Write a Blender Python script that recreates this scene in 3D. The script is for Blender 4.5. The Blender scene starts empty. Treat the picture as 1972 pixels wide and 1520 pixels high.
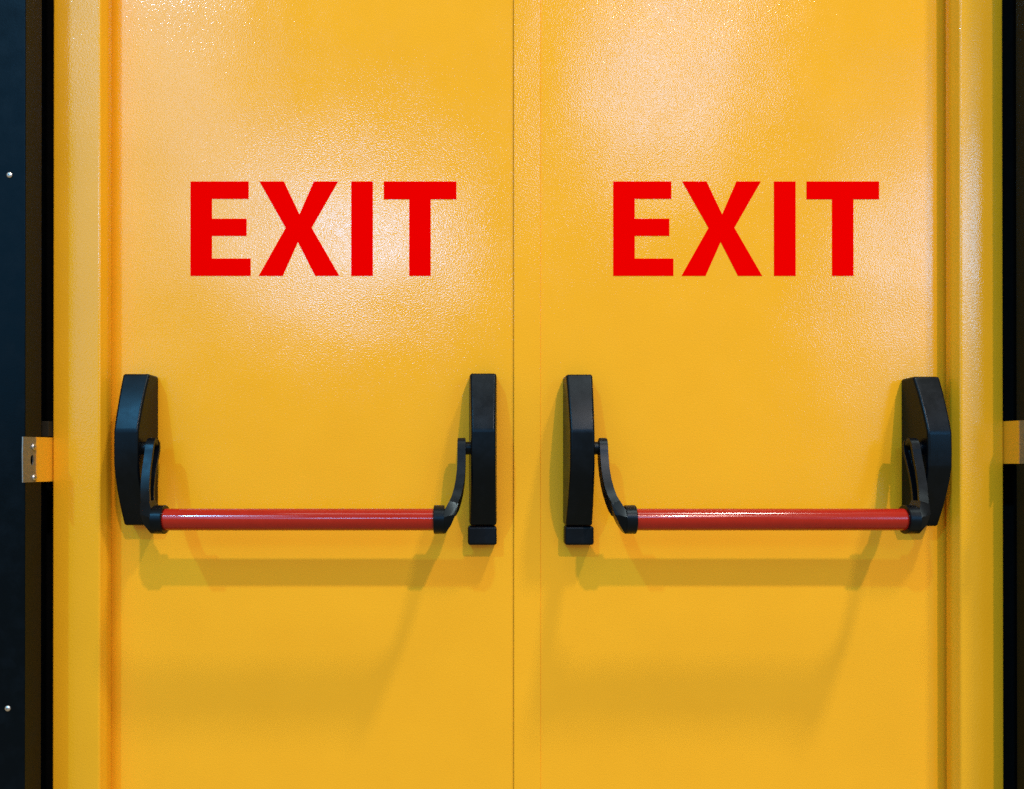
import bpy, bmesh, math, random
from mathutils import Vector, Matrix

random.seed(4)
# ---------------------------------------------------------------- units
# One "unit" u is 0.85 mm of the door face.  a(x, y, d): x runs right, y runs DOWN the door,
# d is the distance in front of the face of the door leaves (towards the viewer).
S = 0.00085
ZREF = 1.0 + 991 * S                  # the push bars are 1.0 m above the floor
def a(x, y, d=0.0):
    return Vector(((x - 986) * S, -d * S, ZREF - y * S))

# ---------------------------------------------------------------- camera
scene = bpy.context.scene
cam_data = bpy.data.cameras.new('camera')
cam = bpy.data.objects.new('camera', cam_data)
scene.collection.objects.link(cam)
scene.camera = cam
DIST = 1530
cam.location = a(914, 880, DIST)
PITCH = math.radians(0.14)
cam.rotation_euler = (math.radians(90) + PITCH, 0, 0)
cam_data.sensor_width = 36
cam_data.lens = 36 * DIST / 1972
cam_data.shift_x = (986 - 914) / 1972
cam_data.shift_y = (880 - 760 - DIST * math.tan(PITCH)) / 1972
cam_data.clip_start = 0.02
cam_data.clip_end = 100

# ---------------------------------------------------------------- dim hall air around the door
world = bpy.data.worlds.new('World')
scene.world = world
world.use_nodes = True
bg = world.node_tree.nodes['Background']
bg.inputs[0].default_value = (1.0, 0.755, 0.42, 1)
bg.inputs[1].default_value = 0.43

scene.view_settings.view_transform = 'Standard'
scene.view_settings.look = 'None'
scene.view_settings.gamma = 1.0
scene.view_settings.exposure = 0.14
scene.view_settings.use_curve_mapping = False
scene.cycles.use_denoising = False
scene.cycles.sample_clamp_indirect = 1.2
scene.cycles.max_bounces = 8
scene.cycles.caustics_reflective = False
scene.cycles.caustics_refractive = False

# ---------------------------------------------------------------- the hall's ceiling lamps, with added fill lamps
CAMP = cam.location.copy()
def lamp(name, loc, power, size, color, size_y=None, target=None, spread=180):
    d = bpy.data.lights.new(name, 'AREA')
    d.spread = math.radians(spread)
    d.energy = power
    d.color = color
    if size_y:
        d.shape = 'RECTANGLE'; d.size = size; d.size_y = size_y
    else:
        d.shape = 'DISK'; d.size = size
    o = bpy.data.objects.new(name, d)
    scene.collection.objects.link(o)
    o.location = loc
    t = target or Vector((0, 0, 1.1))
    o.rotation_euler = (t - Vector(loc)).to_track_quat('-Z', 'Y').to_euler()
    return o
def mirrored(px, py, dist):
    """point, dist metres in front of the door, whose mirror image in the leaf lies at (px, py)"""
    k = (dist / S + DIST) / DIST
    return Vector((CAMP.x + (px - 914) * S * k, -dist, CAMP.z + (880 - py) * S * k))

bar_z = 1.0
FLOORWARD = Vector((0, 0, -4.0))      # the hall's reflectors point down in front of the door
lamp('hall_lamp', (3.9, -10.4, bar_z + 9.3), 250, 0.40, (1.0, 0.69, 0.60), None, FLOORWARD, 95)      # right hand, sharp shadows
lamp('hall_lamp', (-4.5, -8.6, bar_z + 7.8), 165, 0.40, (0.18, 0.62, 1.0), None, FLOORWARD, 95)      # left hand, cold
lamp('hall_lamp', (3.6, -3.4, bar_z + 9.4), 150, 0.75, (1.0, 0.93, 0.82), None, FLOORWARD, 95)        # high, soft, steep
lamp('fill_light_strip', (0.0, -3.6, bar_z + 8.4), 110, 5.0, (1.0, 0.95, 0.88), 2.2, Vector((0, -1.5, 0)))  # added overhead fill, set high so the leaves do not mirror it
# broad soft luminaires further down the hall, seen mirrored in the paint
COLD = (0.14, 0.52, 1.0)
lamp('hall_luminaire', mirrored(715, 455, 11), 175, 2.2, COLD, 0.95)
lamp('hall_luminaire', mirrored(520, 480, 12), 62, 2.6, COLD, 2.0)
lamp('hall_luminaire', mirrored(420, 290, 12), 42, 1.8, COLD, 2.2)
lamp('hall_luminaire', mirrored(290, 40, 11), 70, 2.0, COLD, 2.6)
lamp('hall_luminaire', mirrored(1270, 160, 9), 92, 1.1, COLD, 2.1)
lamp('hall_luminaire', mirrored(1840, 480, 9), 88, 1.5, COLD, 1.7)
# broad blue lamps added at either side, for the cold sheen on the housings
lamp('blue_side_fill', (-4.6, -5.6, 2.9), 60, 3.2, (0.03, 0.50, 1.0), 3.4)
lamp('blue_side_fill', (4.9, -5.6, 2.9), 52, 3.0, (0.04, 0.50, 1.0), 3.4)

# ---------------------------------------------------------------- materials
def nodes_of(name):
    m = bpy.data.materials.new(name)
    m.use_nodes = True
    nt = m.node_tree
    return m, nt, nt.nodes, nt.links, nt.nodes['Principled BSDF']

def noise(nt, co, scale, detail=2, rough=0.5):
    n = nt.nodes.new('ShaderNodeTexNoise')
    n.inputs['Scale'].default_value = scale
    n.inputs['Detail'].default_value = detail
    n.inputs['Roughness'].default_value = rough
    nt.links.new(co, n.inputs['Vector'])
    return n

def bump(nt, height, dist, strength=1.0, normal=None):
    b = nt.nodes.new('ShaderNodeBump')
    b.inputs['Distance'].default_value = dist
    b.inputs['Strength'].default_value = strength
    nt.links.new(height, b.inputs['Height'])
    if normal is not None:
        nt.links.new(normal, b.inputs['Normal'])
    return b.outputs['Normal']

def mixcol(nt, fac, c1, c2):
    m = nt.nodes.new('ShaderNodeMix'); m.data_type = 'RGBA'
    for sock, c in ((m.inputs[6], c1), (m.inputs[7], c2)):
        if isinstance(c, tuple): sock.default_value = (*c, 1)
        else: nt.links.new(c, sock)
    nt.links.new(fac, m.inputs[0])
    return m.outputs[2]

def ramp(nt, v, lo, hi, out0=0.0, out1=1.0):
    r = nt.nodes.new('ShaderNodeMapRange')
    r.inputs[1].default_value = lo; r.inputs[2].default_value = hi
    r.inputs[3].default_value = out0; r.inputs[4].default_value = out1
    nt.links.new(v, r.inputs[0])
    return r.outputs[0]

def paint(name, base, base2, peel=1.0):
    """stove enamel with orange-peel relief on slightly wavy sheet steel"""
    m, nt, N, L, p = nodes_of(name)
    co = N.new('ShaderNodeNewGeometry').outputs['Position']
    big = noise(nt, co, 2.6, 2)
    tone = noise(nt, co, 9.0, 4, 0.6)
    L.new(mixcol(nt, ramp(nt, tone.outputs[0], 0.3, 0.7), base, base2), p.inputs['Base Color'])
    wave = bump(nt, big.outputs[0], 0.0065)
    peel_n = noise(nt, co, 400, 1.6, 0.5)
    n1 = bump(nt, peel_n.outputs[0], 0.00023 * peel, normal=wave)
    L.new(n1, p.inputs['Normal'])
    rn = noise(nt, co, 22, 3)
    L.new(ramp(nt, rn.outputs[0], 0.3, 0.7, 0.10, 0.15), p.inputs['Roughness'])
    p.inputs['IOR'].default_value = 1.5
    return m

YELLOW = paint('yellow_enamel', (0.81, 0.378, 0.012), (0.785, 0.362, 0.011))
FRAME_YELLOW_DIM = paint('frame_yellow_enamel_dim', (0.73, 0.352, 0.010), (0.70, 0.338, 0.009))  # leaf yellow darkened: the dimmer light at the jambs put into the colour

def plastic(name, base, rough, grain=0.00001, scale=1100, spec=0.17):
    m, nt, N, L, p = nodes_of(name)
    p.inputs['Specular IOR Level'].default_value = spec
    p.inputs['Specular Tint'].default_value = (0.6, 0.85, 1.0, 1)  # blue cast of the reflected light put into the highlight colour
    co = N.new('ShaderNodeNewGeometry').outputs['Position']
    g = noise(nt, co, scale, 1)
    L.new(bump(nt, g.outputs[0], grain), p.inputs['Normal'])
    d = noise(nt, co, 35, 4, 0.6)
    L.new(ramp(nt, d.outputs[0], 0.3, 0.75, rough - 0.04, rough + 0.07), p.inputs['Roughness'])
    L.new(mixcol(nt, ramp(nt, d.outputs[0], 0.45, 0.8), base, tuple(c * 1.5 + 0.001 for c in base)), p.inputs['Base Color'])
    return m

BLACK = plastic('black_moulded_plastic', (0.0014, 0.0022, 0.0036), 0.30)
BLACK_RUBBER = plastic('black_matt_plastic', (0.0025, 0.003, 0.0045), 0.45)
WALL = plastic('blue_black_panel_paint', (0.0001, 0.0016, 0.0034), 0.28, 0.00006, 300, 0.11)
VOID = plastic('unlit_black_backing', (0.004, 0.004, 0.004), 0.9)
SHIM = plastic('dark_brown_packing_wood', (0.016, 0.012, 0.006), 0.7)

def red_gloss():
    m, nt, N, L, p = nodes_of('red_gloss_tube')
    co = N.new('ShaderNodeNewGeometry').outputs['Position']
    d = noise(nt, co, 60, 3)
    L.new(mixcol(nt, d.outputs[0], (0.335, 0.014, 0.007), (0.285, 0.010, 0.005)), p.inputs['Base Color'])
    mp = N.new('ShaderNodeMapping'); L.new(co, mp.inputs['Vector'])
    mp.inputs['Scale'].default_value = (9, 260, 260)
    streak = noise(nt, mp.outputs[0], 1.0, 3, 0.6)             # fine rub marks along the tube
    L.new(ramp(nt, streak.outputs[0], 0.32, 0.7, 0.07, 0.22), p.inputs['Roughness'])
    p.inputs['Specular IOR Level'].default_value = 0.34
    return m
RED = red_gloss()

def red_vinyl():
    m, nt, N, L, p = nodes_of('red_letter_vinyl')
    co = N.new('ShaderNodeNewGeometry').outputs['Position']
    d = noise(nt, co, 30, 2)
    L.new(mixcol(nt, d.outputs[0], (0.74, 0.0, 0.0), (0.725, 0.0, 0.0)), p.inputs['Base Color'])
    p.inputs['Roughness'].default_value = 1.0
    p.inputs['Specular IOR Level'].default_value = 0.0
    return m
VINYL = red_vinyl()

def steel(name, base, rough):
    m, nt, N, L, p = nodes_of(name)
    co = N.new('ShaderNodeNewGeometry').outputs['Position']
    d = noise(nt, co, 160, 4, 0.65)
    L.new(mixcol(nt, d.outputs[0], base, tuple(c * 0.7 for c in base)), p.inputs['Base Color'])
    p.inputs['Metallic'].default_value = 1.0
    L.new(ramp(nt, d.outputs[0], 0.3, 0.7, rough - 0.08, rough + 0.1), p.inputs['Roughness'])
    L.new(bump(nt, d.outputs[0], 0.0002), p.inputs['Normal'])
    return m
STEEL = steel('zinc_steel', (0.62, 0.64, 0.66), 0.35)

def tab_metal(bare):
    """bare zinc at the tip, ragged yellow overspray towards the frame"""
    m, nt, N, L, p = nodes_of('oversprayed_zinc')
    co = N.new('ShaderNodeNewGeometry').outputs['Position']
    sep = N.new('ShaderNodeSeparateXYZ'); L.new(co, sep.inputs[0])
    n = noise(nt, co, 260, 4, 0.6)
    add = N.new('ShaderNodeMath'); add.operation = 'MULTIPLY_ADD'
    L.new(n.outputs[0], add.inputs[0]); add.inputs[1].default_value = 0.006
    L.new(sep.outputs['Y'], add.inputs[2])
    f = ramp(nt, add.outputs[0], -bare - 0.0015, -bare + 0.0015)
    z = noise(nt, co, 190, 4, 0.6)
    zinc = mixcol(nt, z.outputs[0], (0.30, 0.31, 0.29), (0.18, 0.18, 0.16))
    L.new(mixcol(nt, f, zinc, (0.80, 0.385, 0.014)), p.inputs['Base Color'])
    L.new(ramp(nt, f, 0, 1, 0.75, 0.0), p.inputs['Metallic'])
    L.new(ramp(nt, z.outputs[0], 0.3, 0.7, 0.35, 0.5), p.inputs['Roughness'])
    L.new(bump(nt, z.outputs[0], 0.0003), p.inputs['Normal'])
    return m


# ---------------------------------------------------------------- mesh helpers
COL = scene.collection
def link(name, bm, mat, parent=None, bevel=0.0, segs=3, smooth=True, angle=12, sharp=35):
    bmesh.ops.recalc_face_normals(bm, faces=bm.faces)
    me = bpy.data.meshes.new(name)
    bm.to_mesh(me); bm.free()
    me.materials.append(mat)
    o = bpy.data.objects.new(name, me)
    COL.objects.link(o)
    if smooth:
        me.polygons.foreach_set('use_smooth', [True] * len(me.polygons))
    if bevel:
        b = o.modifiers.new('bevel', 'BEVEL')
        b.width = bevel * S; b.segments = segs
        b.limit_method = 'ANGLE'; b.angle_limit = math.radians(angle)
        b.harden_normals = True
        b.use_clamp_overlap = True
    elif smooth:
        me.set_sharp_from_angle(angle=math.radians(sharp))
    if parent: o.parent = parent
    return o

def empty(name, loc, parent=None):
    o = bpy.data.objects.new(name, None)
    o.empty_display_size = 0.05
    o.location = loc
    COL.objects.link(o)
    if parent:
        o.parent = parent
    return o

def tag(o, label, cat=None, group=None, kind=None):
    o['label'] = label
    if cat: o['category'] = cat
    if group: o['group'] = group
    if kind: o['kind'] = kind
    return o

def prism(bm, bottom, top):
    """two matching loops of Vectors joined into a closed solid"""
    v0 = [bm.verts.new(p) for p in bottom]; v1 = [bm.verts.new(p) for p in top]
    n = len(v0)
    bm.faces.new(v0); bm.faces.new(list(reversed(v1)))
    for i in range(n):
        bm.faces.new((v0[i], v0[(i + 1) % n], v1[(i + 1) % n], v1[i]))

def front_solid(poly, d0, d1):
    bm = bmesh.new()
    prism(bm, [a(x, y, d0) for x, y in poly], [a(x, y, d1) for x, y in poly])
    return bm

def box(x0, x1, y0, y1, d0, d1):
    return front_solid([(x0, y0), (x1, y0), (x1, y1), (x0, y1)], d0, d1)

def upright(profile, y0, y1):
    """(x, d) outline swept vertically"""
    bm = bmesh.new()
    prism(bm, [a(x, y0, d) for x, d in profile], [a(x, y1, d) for x, d in profile])
    return bm

def ring(cx, y, d, r, n=32, rd=None):
    """circle in the plane across the bar axis (x)"""
    return [a(cx, y + r * math.cos(2 * math.pi * i / n), d + (rd or r) * math.sin(2 * math.pi * i / n)) for i in range(n)]

TOP, BOT = -250, 991 + 1.0 / S - 10        # leaf head, 8 mm above the floor
# ---------------------------------------------------------------- black backing behind the frame
wb = upright([(-420, 72), (70, 72), (70, -70), (1960, -70), (1960, 72), (2450, 72), (2450, -200), (-420, -200)], TOP - 400, BOT + 8)
wall_behind = link('wall_behind', wb, VOID, smooth=False)
tag(wall_behind, 'black unlit wall behind the door frame', kind='structure')

# ---------------------------------------------------------------- frame
frame = empty('door_frame', a(986, BOT, 0))
tag(frame, 'yellow steel frame of proud jambs around both door leaves', 'door frame')
bpy.context.view_layer.update()
def child(o, parent):
    o.parent = parent
    # meshes are drawn in world coordinates: undo the place of the empty that leads the thing
    o.matrix_parent_inverse = parent.matrix_basis.inverted() if parent.type == 'EMPTY' else Matrix.Identity(4)
    return o

FT = TOP - 60
jl = [(125, 45), (213, 45), (220.5, 30), (220.5, 11), (204, 9), (204, -62), (125, -62)]
jr = [(1903, 45), (1823, 45), (1813, 29), (1813, 13), (1832, 11), (1832, -62), (1903, -62)]
o = child(link('jamb', upright(jl, FT, BOT + 8), FRAME_YELLOW_DIM, bevel=3.5, segs=4), frame)
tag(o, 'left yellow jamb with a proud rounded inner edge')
o = child(link('jamb', upright(jr, FT, BOT + 8), FRAME_YELLOW_DIM, bevel=3.5, segs=4), frame)
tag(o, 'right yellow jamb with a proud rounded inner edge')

def screw(centre, normal, r, parent, up=Vector((0, 0, 1))):
    """pan head with a cross recess"""
    n = normal.normalized(); u = up.normalized(); v = n.cross(u)
    bm = bmesh.new()
    R = r * S
    N_ = 20
    prof = [(1.0, 0.0), (1.0, 0.18), (0.86, 0.42), (0.55, 0.58), (0.22, 0.62), (0.16, 0.2)]
    rings = []
    for pr, ph in prof:
        rings.append([bm.verts.new(centre + (u * math.cos(t) + v * math.sin(t)) * R * pr + n * R * ph)
                      for t in [2 * math.pi * i / N_ for i in range(N_)]])
    for r0, r1 in zip(rings, rings[1:]):
        for i in range(N_):
            bm.faces.new((r0[i], r0[(i + 1) % N_], r1[(i + 1) % N_], r1[i]))
    bm.faces.new(rings[0]); bm.faces.new(rings[-1])
    return child(link('screw', bm, STEEL), parent)

def fixing_tab(x, y0, y1, side, label, seen, bare):
    d0, d1 = 28, 138.5
    bm = bmesh.new()
    th = 1.0
    outer = [(d0, y0), (d1, y0 + 1), (d1 + 1, y0 + 30), (d1, y1 - 1), (d0, y1)]
    hy = (y0 + y1) / 2 + 1
    hole = [(110 + 5.5 * math.cos(t) * (1 if math.cos(t) > 0 else .8), hy + 9.5 * math.sin(t)) for t in [2 * math.pi * i / 20 for i in range(20)]]
    loops = []
    for loop in (outer, hole):
        vs = [bm.verts.new(a(x - side * th, y, d)) for d, y in loop]
        loops += [bm.edges.new((vs[i], vs[(i + 1) % len(vs)])) for i in range(len(vs))]
    bmesh.ops.triangle_fill(bm, use_beauty=True, edges=loops)
    g = bmesh.ops.extrude_face_region(bm, geom=bm.faces[:])
    bmesh.ops.translate(bm, verts=[v for v in g['geom'] if isinstance(v, bmesh.types.BMVert)], vec=Vector((side * 2 * th * S, 0, 0)))
    t = child(link('fixing_tab', bm, tab_metal(bare), smooth=False), frame)
    tag(t, label)
    if seen:
        for sy, sd in ((0.22, 106), (0.89, 104)):
            screw(a(x + side * th, y0 + (y1 - y0) * sy, sd), Vector((side, 0, 0)), 6.0, t)
    return t
fixing_tab(122.4, 843.8, 926, 1, 'bare zinc fixing tab with a slot, oversprayed yellow, left of the frame', True, 0.080)
fixing_tab(1905.3, 813.5, 893, -1, 'fixing tab sprayed yellow, right of the frame', False, 0.070)
o = child(link('packing_shim', box(96, 124.3, 814, 842.5, -30, 58), SHIM, bevel=1), frame)
tag(o, 'dark packing block in the gap behind the fixing tab')

# ---------------------------------------------------------------- wall panels in front of the frame
def wall_panel(x0, x1, label, screws):
    e = empty('cladding_panel', a((x0 + x1) / 2, BOT, 70))
    tag(e, label, 'wall panel', 'dark panels either side of the door')
    child(link('panel', box(x0, x1, TOP - 400, BOT + 8, 73, 126.5), WALL, bevel=1.6, segs=3), e)
    for x, y in screws:
        screw(a(x, y, 126.3), Vector((0, -1, 0)), 5.4, e)
    return e
def at_depth(px, py, d):
    k = 1 / (1 - d / DIST)
    return 914 + (px - 914) / k, 880 + (py - 880) / k
wall_panel(-420, 119.8, 'blue black painted wall panel with two small screws, left of the door', [at_depth(18, 337, 126.5), at_depth(16, 1364, 126.5)])
wall_panel(1907.2, 2450, 'dark wall panel at the right edge, beyond the right jamb', [])

# ---------------------------------------------------------------- door leaves with lettering and panic bars
E_ = [(366.5, 349.4), (478.6, 349.4), (478.6, 383), (408, 383), (408, 421.2), (474.7, 421.2), (474.7, 454.4),
      (408, 454.4), (408, 498), (482.5, 498), (482.5, 531.5), (366.5, 531.5)]
X_ = [(499.4, 349.4), (546.5, 349.4), (576.5, 413), (604, 349.4), (651, 349.4), (600, 438.6), (653.5, 531.5),
      (606.8, 531.5), (573.5, 466), (544.4, 531.5), (498, 531.5), (550, 439)]
I_ = [(676.2, 349.4), (718, 349.4), (718, 531.5), (676.2, 531.5)]
T_ = [(739, 349.4), (879, 349.4), (879, 383.8), (829.4, 383.8), (829.4, 531.5), (788, 531.5), (788, 383.8), (739, 383.8)]

def letter(name_of, poly, dx, parent):
    bm = bmesh.new()
    v = [bm.verts.new(a(x + dx, y, 0.45)) for x, y in poly]
    f = bm.faces.new(v)
    f.normal_update()
    bmesh.ops.triangulate(bm, faces=[f], ngon_method='EAR_CLIP')
    g = bmesh.ops.extrude_face_region(bm, geom=bm.faces[:])
    bmesh.ops.translate(bm, verts=[q for q in g['geom'] if isinstance(q, bmesh.types.BMVert)], vec=Vector((0, 0.35 * S, 0)))
    o = child(link('letter', bm, VINYL, smooth=False), parent)
    o['label'] = 'red capital letter %s' % name_of
    return o

def housing_mesh(cx, dy):
    prof = [(0.3, 725.5), (40, 724), (56, 757), (69.5, 790), (79, 816), (84, 832), (85.2, 865), (84, 897), (79, 917), (69.5, 942), (56, 971), (34, 1009.5), (0.3, 1008)]
    bm = bmesh.new()
    hw = lambda d: 27.0 - 4.6 * d / 84
    prism(bm, [a(cx - hw(d), y + dy * (1 - (y - 724) / 400), d) for d, y in prof],
              [a(cx + hw(d), y + dy * (1 - (y - 724) / 400), d) for d, y in prof])
    return bm

def arm_mesh(c, s):
    """c: centre of the bar, s: -1 left / +1 right arm.  Lever with a hollow on its inner side."""
    st = [(846.5, 56, 285.5, 6, 6.6), (850, 57, 285.5, 12, 7.4), (856, 58.5, 285.5, 15.5, 7.6), (864, 61, 285.5, 17, 7.6), (874, 64.5, 285.5, 16.5, 7.6),
          (890, 70.5, 285.5, 15.5, 7.6), (908, 78.5, 285, 15, 7.6), (925, 86.5, 283.5, 14.5, 7.8), (942, 95.5, 280.8, 14.5, 8), (957, 104, 277, 14.5, 8.2),
          (968, 112, 272.8, 16.5, 8.3), (977, 118, 268.5, 17, 7.5)]
    bm = bmesh.new()
    rows = []
    for i, (y, d, xs, ht, hw) in enumerate(st):
        p0 = st[max(i - 1, 0)]; p1 = st[min(i + 1, len(st) - 1)]
        t = Vector((p1[0] - p0[0], p1[1] - p0[1])).normalized()     # (y, d)
        nrm = Vector((-t[1], t[0]))                                  # towards the viewer, upward
        fl = min(6.0, ht * 0.45)
        rec = 9.0 if 3 <= i <= 9 else 1.0
        sec = [(hw, ht), (hw, -ht), (-hw, -ht), (-hw, -ht + fl), (-hw + rec, -ht + fl), (-hw + rec, ht - fl), (-hw, ht - fl), (-hw, ht)]
        rows.append([bm.verts.new(a(c + s * (xs + u), y + nrm[0] * v, d + nrm[1] * v)) for u, v in sec])
    n = 8
    for r0, r1 in zip(rows, rows[1:]):
        for k in range(n):
            bm.faces.new((r0[k], r0[(k + 1) % n], r1[(k + 1) % n], r1[k]))
    bm.faces.new(rows[0]); bm.faces.new(rows[-1])
    return bm

BAR_Y, BAR_D = 991, 123
def cap_mesh(c, s):
    """round collar over the end of the tube, and the wedge-shaped foot by which the arm grips it"""
    bm = bmesh.new()
    def hull(pts):
        vs = [bm.verts.new(p) for p in pts]
        r = bmesh.ops.convex_hull(bm, input=vs)
        bmesh.ops.delete(bm, geom=list({e for e in r['geom_interior'] if isinstance(e, bmesh.types.BMVert)}), context='VERTS')
    hull(ring(c + s * 237.4, BAR_Y, BAR_D, 24.6, 36) + ring(c + s * 238.6, BAR_Y, BAR_D, 25.6, 36) + ring(c + s * 256, BAR_Y, BAR_D, 25.4, 36))
    foot = [(250, BAR_Y + 25.2 * math.cos(t), BAR_D + 25.2 * math.sin(t)) for t in [math.radians(-105 + 12 * k) for k in range(18)]]
    foot += [(281, 962, 99), (265, 958, 99), (281, 962, 127), (265, 958, 128), (276.5, 981, 104), (276.5, 981, 139), (263.5, 983, 147),
             (268, 1000, 106), (268, 1000, 141), (258.5, 1014.5, 110), (258.5, 1014.5, 136)]
    hull([a(c + s * x, y, d) for x, y, d in foot])
    bmesh.ops.dissolve_limit(bm, angle_limit=math.radians(1), verts=bm.verts[:], edges=bm.edges[:])
    return bm

def tube_mesh(x0, x1, y, d, r, n=56):
    bm = bmesh.new()
    prism(bm, ring(x0, y, d, r, n), ring(x1, y, d, r, n))
    return bm

def panic_bar(c, leaf, label, drop_out, drop_in, inner):
    """c: middle of the bar; inner: +1 when the latch case is on the right end"""
    root = link('panic_bar', tube_mesh(c - 242, c + 242, BAR_Y, BAR_D, 19.4), RED)
    child(root, leaf); root['label'] = label
    for s in (-1, 1):
        dy = drop_in if s == inner else drop_out
        hx = c + s * 325.5
        o = link('housing', housing_mesh(hx, dy), BLACK, bevel=4.5, segs=5); child(o, root)
        if s == inner:
            cx = hx - s * 1.5
            o = link('latch_cover', box(cx - 27.4, cx + 27.4, 1011.2, 1047, 0.3, 31), BLACK_RUBBER, bevel=5, segs=4); child(o, root)
        o = link('arm', arm_mesh(c, s), BLACK, bevel=1.3, segs=3, angle=28); child(o, root)
        o = link('end_cap', cap_mesh(c, s), BLACK, sharp=21); child(o, root)
        o = link('pivot_pin', tube_mesh(c + s * 291, c + s * 303, 864, 60, 12, 28), BLACK, bevel=1.0, segs=2, angle=40); child(o, root)
    return root

def rivet_free_leaf(name_label, x0, x1, dx, bar_c, bar_label, drops, inner):
    leaf = empty('door_leaf', a((x0 + x1) / 2, BOT, 0))
    tag(leaf, name_label, 'door')
    bpy.context.view_layer.update()
    child(link('panel', box(x0, x1, TOP, BOT, -59, 0), YELLOW, bevel=0.25, segs=2), leaf)
    for nm, poly in (('E', E_), ('X', X_), ('I', I_), ('T', T_)):
        letter(nm, poly, dx, leaf)
    panic_bar(bar_c, leaf, bar_label, drops[0], drops[1], inner)
    return leaf

left = rivet_free_leaf('left yellow steel door leaf, lettered EXIT in red, nearest the slotted zinc tab', 206, 989.3, 0, 604.5,
                       'red push bar on black arms, left door leaf', (0, -1), 1)
right = rivet_free_leaf('right yellow steel door leaf, lettered EXIT in red, with the centre cover strip', 989.5, 1830, 814.5, 1436,
                        'red push bar on black arms, right door leaf', (5, 1), -1)
# the cover strip over the meeting edges, screwed to the right leaf
strip = upright([(989.6, 0.2), (989.6, 4.0), (1040.5, 2.4), (1040.5, 0.2)], TOP + 2, BOT - 2)
o = child(link('cover_strip', strip, YELLOW, bevel=0.7, segs=2, angle=30), right)
o['label'] = 'narrow yellow strip covering the joint of the leaves'
